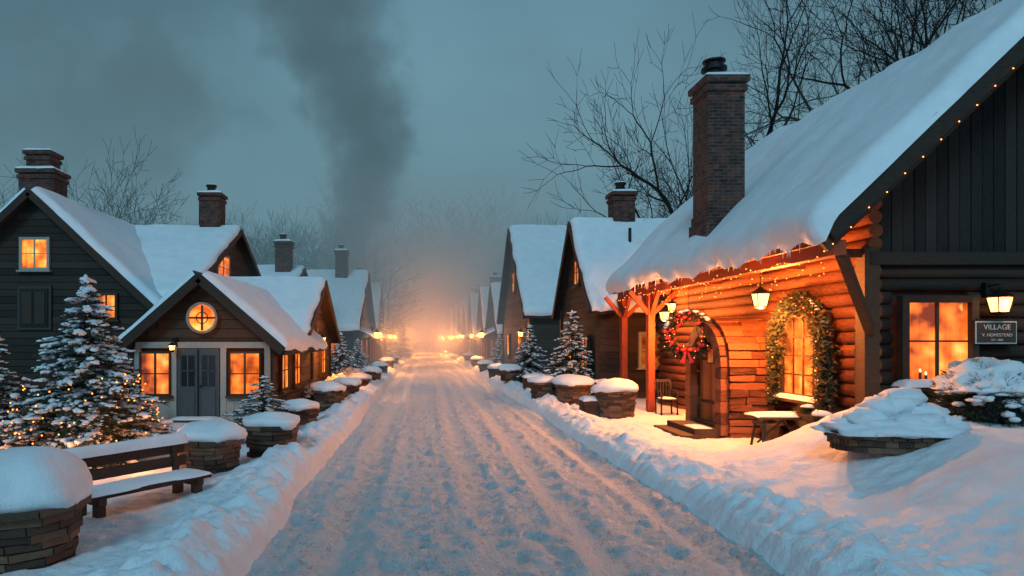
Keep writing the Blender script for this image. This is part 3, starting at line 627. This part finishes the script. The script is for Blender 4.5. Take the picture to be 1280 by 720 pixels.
window(mb,(-7.02,yF-.04,1.32),X,-Y,.72,1.05,2,2,'brown','win',.05); window(mb,(-4.68,yF-.04,1.32),X,-Y,.75,1.05,2,2,'brown','win',.05)
window(mb,(-4.0,19.3,1.35),Y,X,.9,1.0,2,2,'brown','win',.07); window(mb,(-4.0,21.2,1.35),Y,X,.9,1.0,2,2,'brown','winb',.07)
mb.build('windows',E)
mb=MB(); mb.box((-5.9,yF-.05,1.0),(1.1,.07,1.95),'gdoor'); 
for s in (-1,1):
    mb.box((-5.9+s*.27,yF-.1,.5),(.36,.03,.75),'gdoor'); mb.box((-5.9+s*.27,yF-.095,1.4),(.34,.02,.8),'dglass')
    mb.box((-5.9+s*.27,yF-.11,1.4),(.03,.02,.8),'gdoor'); mb.box((-5.9+s*.27,yF-.11,1.4),(.34,.02,.03),'gdoor')
mb.box((-5.9,yF-.1,1.),(.03,.03,1.9),'iron'); mb.blob((-5.82,yF-.15,1.0),(.03,.03,.03),'iron',2,0); mb.box((-5.9,17.6,.08),(1.3,.6,.16),'stone'); snow_slab(mb,(-5.9,17.6,.16),1.25,.55,.06)
mb.build('double_door',E)
mb=MB(); c=Vector((-5.8,yF-.06,2.78))
for i in range(24):
    a=2*math.pi*(i+.5)/24; mb.obox(c,X*math.cos(a)+Z*math.sin(a),Z*math.cos(a)-X*math.sin(a),-Y,(.375,0,.03),(.06,.105,.1),'cream')
mb.tube(c+Y*.02,c-Y*.015,.35,.35,28,'winb'); mb.obox(c,X,Z,-Y,(0,0,.035),(.05,.66,.04),'brown'); mb.obox(c,X,Z,-Y,(0,0,.037),(.66,.05,.04),'brown')
for i in range(16):
    a=2*math.pi*i/16; b=a+math.pi/8; mb.tube(c-Y*.035+X*math.cos(a)*.15+Z*math.sin(a)*.15,c-Y*.035+X*math.cos(b)*.15+Z*math.sin(b)*.15,.014,.014,5,'brown')
mb.build('round_window',E)
E=house('small_cottage','X',-8.2,-4.15,22.2,29.8,2.35,4.35,'brown',.4,[('x+',24.5,1.4,1,1,2,2,'winb'),('x+',27.5,1.4,1,1,2,2,'win')],[],.18,'dark',.3)
lantern('wall_lantern',(-3.75,20.3,2.0),.3,0,(-.25,0,0),320,-.05); 
lantern('wall_lantern',(-3.85,25.9,2.2),.3,0,(-.25,0,0),320,-.05)
lantern('wall_lantern',(-6.5,17.6,2.0),.22,0,(0,.25,0),0)
plight('door_light',(-5.,16.9,1.9),14,E)
def porch(e,x0,x1,y0,y1,z,side):
    mb=MB(); sn=MB(); xo=x0 if side<0 else x1; xi=x1 if side<0 else x0
    n=max(2,int((y1-y0)/2.2))
    for i in range(n+1): mb.box((xo-side*.15,y0+(y1-y0)*i/n,z/2-.05),(.14,.14,z),'beam')
    mb.beam((xo-side*.15,y0,z),(xo-side*.15,y1,z),.14,.16,'beam')
    A=(xi,y0-.3,z+.65);B=(xi,y1+.3,z+.65);C=(xo+side*.2,y1+.3,z+.1);Dd=(xo+side*.2,y0-.3,z+.1)
    mb.add([A,B,C,Dd],[(0,1,2,3)],'beam'); A,B,C,Dd=[Vector(q)+Z*.02 for q in (A,B,C,Dd)]; snow_patch(sn,A,B,C,Dd,.17,step=.4)
    mb.build('porch',e); sn.build('porch_snow',e)
specL=[(-11,-4.5,43,57,3.0,7.0,(-5.9,49,6,8.6,.85,.85)),(-10,-4.5,60,70,3.0,7.4,(-6,64,6,8.6,.9,.9)),(-10,-4.6,73,82,3,7.,None),(-10,-4.4,86,95,3,7.2,(-6,90,6,8.8,.9,.9)),(-10,-4.6,99,108,3,7,None),(-10,-4.8,112,124,3,7,None)]
for i,(x0,x1,y0,y1,ze,zr,ch) in enumerate(specL):
    yc=(y0+y1)/2
    e=house('village_house','X',x0,x1,y0,y1,ze,zr,'brown' if i%2 else 'dark',.45,[('x+',yc-2,1.6,1.1,1.2,2,2,'winb'),('x+',yc+2,1.6,1.1,1.2,2,2,'winb'),('x+',yc,4.4,1,1.1,2,2,'win'),('y-',x1-1.4,1.7,.9,1.1,2,2,'win')],[ch] if ch else [],.25,'dark',.8)
    porch(e,x1,x1+1.1,y0+1,y1-1,2.3,1)
    lantern('wall_lantern',(x1+1.5,y0+.6,2.5),.6,0,(-.3,0,0),(1100,2400,0,8000,0,20000)[i],0)
E=house('village_house','X',6.2,13,24.4,30.6,3.55,6.85,'dark',.35,[('y-',8.15,1.85,.85,1.1,2,2,'windim','cream'),('x-',27.3,4.9,.8,.9,2,2,'win'),('x-',26,1.7,1,1.2,2,2,'winb'),('x-',28.7,1.7,1,1.2,2,2,'winb')],[(7.95,27.5,6.2,8.1,.85,.85)],.22,'dark',.35)
mb=MB(); mb.tube((7.9,26.2,5.5),(7.9,26.2,6.5),.06,.06,8,'iron'); mb.build('vent_pipe',E)
E=house('village_house','X',5.4,12,34.6,46.2,3.7,8.7,'dark',.4,[('x-',40.4,5.6,.9,1.1,2,2,'win'),('x-',38,1.9,1.1,1.2,2,2,'winb'),('x-',43,1.9,1.1,1.2,2,2,'winb')],[],.25,'dark',.45)
lantern('wall_lantern',(5.1,36,2.5),.4,0,(.3,0,0),450,0)
specR=[(5.6,12,49,57,3.,6.4,(6.9,53,5.6,7.6,.9,.9)),(5.6,12,59.5,67,3.,6.9,(6.6,63,5.6,8.,.9,.9)),(5.4,12,70,78,3,7.,None),(5.4,12,81,89,3,7.2,(6.8,85,6,8.6,.9,.9)),(5.4,12,92,101,3,7.6,None),(5.2,12,104,113,3,7.6,None),(5.0,12,116,126,3,8,(6.8,121,6,9,.9,.9))]
for i,(x0,x1,y0,y1,ze,zr,ch) in enumerate(specR):
    yc=(y0+y1)/2
    e=house('village_house','X',x0,x1,y0,y1,ze,zr,'brown' if i%2==0 else 'dark',.45,[('x-',yc-2,1.6,1.1,1.2,2,2,'winb'),('x-',yc+2,1.6,1.1,1.2,2,2,'winb'),('x-',yc,4.4,1,1.1,2,2,'win'),('y-',x0+1.4,1.7,.9,1.1,2,2,'win')],[ch] if ch else [],.25,'dark',.8)
    porch(e,x0-1.1,x0,y0+.5,y1-.5,2.4,-1)
    lantern('wall_lantern',(x0-1.45,y0+.2,2.55),.6,0,(.3,0,0),(1300,0,4000,0,9000,0,24000)[i],0)
mb=MB(); mb.tube((-10.3,31.3,6.8),(-10.3,31.3,8.9),.03,.02,5,'iron'); mb.build('roof_pole')
# ------------------------------------------------------------------ bare trees
def bare(seed,h,r0,depth=7,lean=(0,0),spread=.62,k0=6,rmin=.0,c1=.78,c2=.68,jit=.2,zup=.06):
    random.seed(seed); mb=MB()
    def grow(p,d,ln,r,dep):
        n=4; q=p; r=max(r,rmin)
        for i in range(n):
            d=(d+Vector((ru(-1,1),ru(-1,1),ru(-.6,.8)))*jit).normalized(); nx=q+d*ln/n; ra=max(rmin*.8,r*(1-.24*i/n)); rb=max(rmin*.8,r*(1-.24*(i+1)/n))
            mb.tube(q,nx,ra,rb,k0 if r>.05 else (4 if r>.02 else 3),'bark',False); q=nx
            if dep>1 and 0<i<n-1 and rnd()<.7:
                a=d.orthogonal().normalized(); a.rotate(Matrix.Rotation(ru(0,6.28),3,d)); grow(q,(d*.6+a*ru(.6,1.1)+Z*.12).normalized(),ln*ru(.45,.7),rb*.45,dep-2 if dep>3 and rnd()<.4 else dep-1)
        if dep>0:
            m=2 if rnd()<.8 else 3; ph=ru(0,6.28)
            for j in range(m):
                a=d.orthogonal().normalized(); a.rotate(Matrix.Rotation(ph+j*2*math.pi/m+ru(-.5,.5),3,d)); grow(q,(d+a*spread*ru(.5,1.2)+Z*zup).normalized(),ln*ru(.68,.88),rb*(c1 if j==0 else c2),dep-1)
    grow(Vector((0,0,-.2)),Vector((lean[0],lean[1],1)).normalized(),h*.27,r0,depth)
    return mb
t1=bare(4,20,.44,7,(-.20,0),.62,6,.012,.80,.66,.2,.10).build('bare_tree'); t1.location=(15.2,31.8,0); t1.scale=(.72,.72,1.0)
t2=bare(9,20,.46,7,(0,0),.6,6,.012,.80,.68).build('bare_tree'); t2.location=(21.,32,0)
t5=D.objects.new('bare_tree',t2.data); COL.objects.link(t5); t5.location=(26.,36,0); t5.rotation_euler[2]=2
t6=D.objects.new('bare_tree',t1.data); COL.objects.link(t6); t6.location=(18.0,34,0); t6.rotation_euler[2]=2.2; t6.scale=(.75,.75,1.0)
random.seed(77)
DT=empty('distant_trees',(0,100,0))
protos=[bare(s,13,.2,6,(0,0),.6,4,.014).build('tree_part') for s in (41,42,43)]
def dt(x,y,s,first=None):
    pr=random.choice(protos); o=D.objects.new('tree_part',pr.data); COL.objects.link(o); o.location=Vector((x,y,0))-DT.location; o.parent=DT; o.scale=(s,s,s*ru(.9,1.1)); o.rotation_euler[2]=ru(0,6.28)
for i,p in enumerate(protos): p.parent=DT; p.location=Vector((-24-6*i,56,0))-DT.location
for x,y,s in ((-19,50,1.1),(-22,48,1.2),(-28,55,1.),(-16.5,60,.9),(-14,62,1.1),(-33,52,1.1),(-37,58,1.2)): dt(x,y,s)
for i in range(24): dt(-29+i*1.05+ru(-1,1),80+ru(-5,10),ru(1.05,1.4))
for i in range(34): dt(-16+i*1.3+ru(-1,1),128+ru(-8,14),ru(1.6,2.3))
for i in range(14): dt(13+i*2.6+ru(-1,1),86+ru(-8,10),ru(1.,1.4))
for i in range(40): dt(-90+i*5,165+ru(-8,14),ru(1.3,1.9))
tw=bare(88,1.9,.03,5,(0,0),.9,4,0,.72,.6).build('bare_shrub'); tw.location=(-8.6,14.2,.1)
tw2=D.objects.new('bare_shrub',tw.data); COL.objects.link(tw2); tw2.location=(-4.3,15.6,.1); tw2.scale=(.6,.6,.5)
# ------------------------------------------------------------------ fog and smoke (volumes; haze and smoke carry added emission)
def volobj(name,c,d,fn):
    mb=MB(); mb.box(c,d,'snow'); o=mb.build(name); m=D.materials.new(name); m.use_nodes=True; nt=m.node_tree; nt.nodes.clear()
    out=N(nt,'ShaderNodeOutputMaterial'); L(nt,fn(nt),out.inputs['Volume']); o.data.materials.clear(); o.data.materials.append(m)
def hazefn(nt):   # thin haze everywhere: extinction + even teal emission standing in for scattered skylight
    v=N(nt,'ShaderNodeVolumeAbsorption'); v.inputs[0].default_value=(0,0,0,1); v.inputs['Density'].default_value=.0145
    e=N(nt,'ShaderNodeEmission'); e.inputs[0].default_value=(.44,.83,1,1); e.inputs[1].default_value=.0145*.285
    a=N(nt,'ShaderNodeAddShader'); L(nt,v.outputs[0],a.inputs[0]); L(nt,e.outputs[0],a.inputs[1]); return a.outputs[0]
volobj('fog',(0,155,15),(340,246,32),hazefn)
def mistfn(nt):
    v=N(nt,'ShaderNodeVolumeScatter'); v.inputs['Color'].default_value=(.95,.95,.95,1); v.inputs['Density'].default_value=.019; v.inputs['Anisotropy'].default_value=.2
    return v.outputs[0]
volobj('street_mist',(.7,88,6.5),(17,94,14.4),mistfn)
def smokemat(nt,dens):
    v=N(nt,'ShaderNodeVolumeAbsorption'); v.inputs[0].default_value=(0,0,0,1); L(nt,dens,v.inputs['Density'])
    e=N(nt,'ShaderNodeEmission'); e.inputs[0].default_value=(.046,.080,.098,1); L(nt,dens,e.inputs[1])  # dark teal emission stands in for light the smoke would scatter
    a=N(nt,'ShaderNodeAddShader'); L(nt,v.outputs[0],a.inputs[0]); L(nt,e.outputs[0],a.inputs[1]); return a.outputs[0]
def plume(nt):
    g=N(nt,'ShaderNodeNewGeometry'); s=N(nt,'ShaderNodeSeparateXYZ'); L(nt,g.outputs['Position'],s.inputs[0]); z=math_(nt,'SUBTRACT',s.outputs[2],9.)
    cx=math_(nt,'ADD',math_(nt,'MULTIPLY',math_(nt,'SINE',math_(nt,'SUBTRACT',math_(nt,'MULTIPLY',z,.24),.7)),1.9),math_(nt,'MULTIPLY',z,-.05)); dx=math_(nt,'SUBTRACT',math_(nt,'ADD',s.outputs[0],6.2),cx); dy=math_(nt,'SUBTRACT',s.outputs[1],60.)
    rr=math_(nt,'ADD',math_(nt,'MULTIPLY',z,.19),2.0); dd=math_(nt,'DIVIDE',math_(nt,'SQRT',math_(nt,'ADD',math_(nt,'MULTIPLY',dx,dx),math_(nt,'MULTIPLY',dy,dy))),rr)
    n=noise(nt,g.outputs['Position'],.34,5,.6); f=math_(nt,'SUBTRACT',math_(nt,'ADD',math_(nt,'MULTIPLY',n,2.4),-.12),dd); f=math_(nt,'MULTIPLY',f,.85,); f=math_(nt,'MAXIMUM',f,0.)
    fade=math_(nt,'SUBTRACT',1.,math_(nt,'DIVIDE',z,36.),True); fb=math_(nt,'MULTIPLY',z,.3,True)
    return smokemat(nt,math_(nt,'MULTIPLY',math_(nt,'MULTIPLY',f,fade),fb))
volobj('chimney_smoke',(-7.5,60,25),(22,18,32.4),plume)
def cloud(nt):
    g=N(nt,'ShaderNodeNewGeometry'); mp=N(nt,'ShaderNodeMapping'); mp.vector_type='POINT'; mp.inputs['Location'].default_value=(42/19,-95/8,-34/13); mp.inputs['Scale'].default_value=(1/19,1/8,1/13); L(nt,g.outputs['Position'],mp.inputs[0])
    ln=N(nt,'ShaderNodeVectorMath',operation='LENGTH'); L(nt,mp.outputs[0],ln.inputs[0])
    n=noise(nt,g.outputs['Position'],.085,5,.58); f=math_(nt,'SUBTRACT',math_(nt,'ADD',math_(nt,'MULTIPLY',n,2.6),-.30),ln.outputs['Value']); f=math_(nt,'MAXIMUM',math_(nt,'MULTIPLY',f,.30),0.)
    return smokemat(nt,f)
volobj('chimney_smoke',(-42,95,35),(46,18,32),cloud)
# ------------------------------------------------------------------ world, sun, camera
w=D.worlds.new('World'); SC.world=w; w.use_nodes=True; nt=w.node_tree; bg=nt.nodes['Background']
sky=N(nt,'ShaderNodeTexSky'); sky.sky_type='NISHITA'; sky.sun_disc=False; sky.sun_elevation=math.radians(2); sky.sun_rotation=math.radians(200)
tc=N(nt,'ShaderNodeTexCoord'); sp=N(nt,'ShaderNodeSeparateXYZ'); L(nt,tc.outputs['Generated'],sp.inputs[0])
grad=ramp(nt,sp.outputs[2],[(0,(.195,.375,.465)),(.2,(.18,.355,.440)),(.45,(.112,.235,.305)),(1,(.080,.178,.250))])
mp=N(nt,'ShaderNodeMapping'); mp.inputs['Scale'].default_value=(1,1,1.6); L(nt,tc.outputs['Generated'],mp.inputs[0])
cl=noise(nt,mp.outputs[0],2.4,4,.5); clr=ramp(nt,cl,[(.3,(.62,.63,.65)),(.6,(1.08,1.08,1.08))])
lr=ramp(nt,math_(nt,'ADD',math_(nt,'MULTIPLY',sp.outputs[0],.5),.5),[(.2,(.40,.41,.43)),(.50,(1.12,1.12,1.12)),(.8,(.86,.88,.91))])
mx=N(nt,'ShaderNodeMixRGB',blend_type='MULTIPLY'); mx.inputs[0].default_value=1; L(nt,grad,mx.inputs[1]); L(nt,clr,mx.inputs[2])
mx2=N(nt,'ShaderNodeMixRGB',blend_type='MULTIPLY'); mx2.inputs[0].default_value=1; L(nt,mx.outputs[0],mx2.inputs[1]); L(nt,lr,mx2.inputs[2])
mx3=N(nt,'ShaderNodeMixRGB',blend_type='ADD'); mx3.inputs[0].default_value=.004; L(nt,mx2.outputs[0],mx3.inputs[1]); L(nt,sky.outputs[0],mx3.inputs[2])
L(nt,mx3.outputs[0],bg.inputs[0]); bg.inputs[1].default_value=1.0
s=D.lights.new('sun','SUN'); s.energy=1.25; s.angle=math.radians(18); s.color=(.45,.81,1); so=D.objects.new('sun',s); COL.objects.link(so); so.rotation_euler=(math.radians(52),math.radians(-24),0); so.location=(0,0,30)
cam=D.cameras.new('camera'); co=D.objects.new('camera',cam); COL.objects.link(co); co.location=(0,0,2.2); co.rotation_euler=(math.pi/2,0,0); cam.lens=24; cam.sensor_width=36; cam.shift_x=.0859; cam.shift_y=.0508; cam.clip_end=1500; cam.clip_start=.1
SC.camera=co
SC.view_settings.view_transform='Standard'; SC.view_settings.look='None'; SC.view_settings.exposure=0
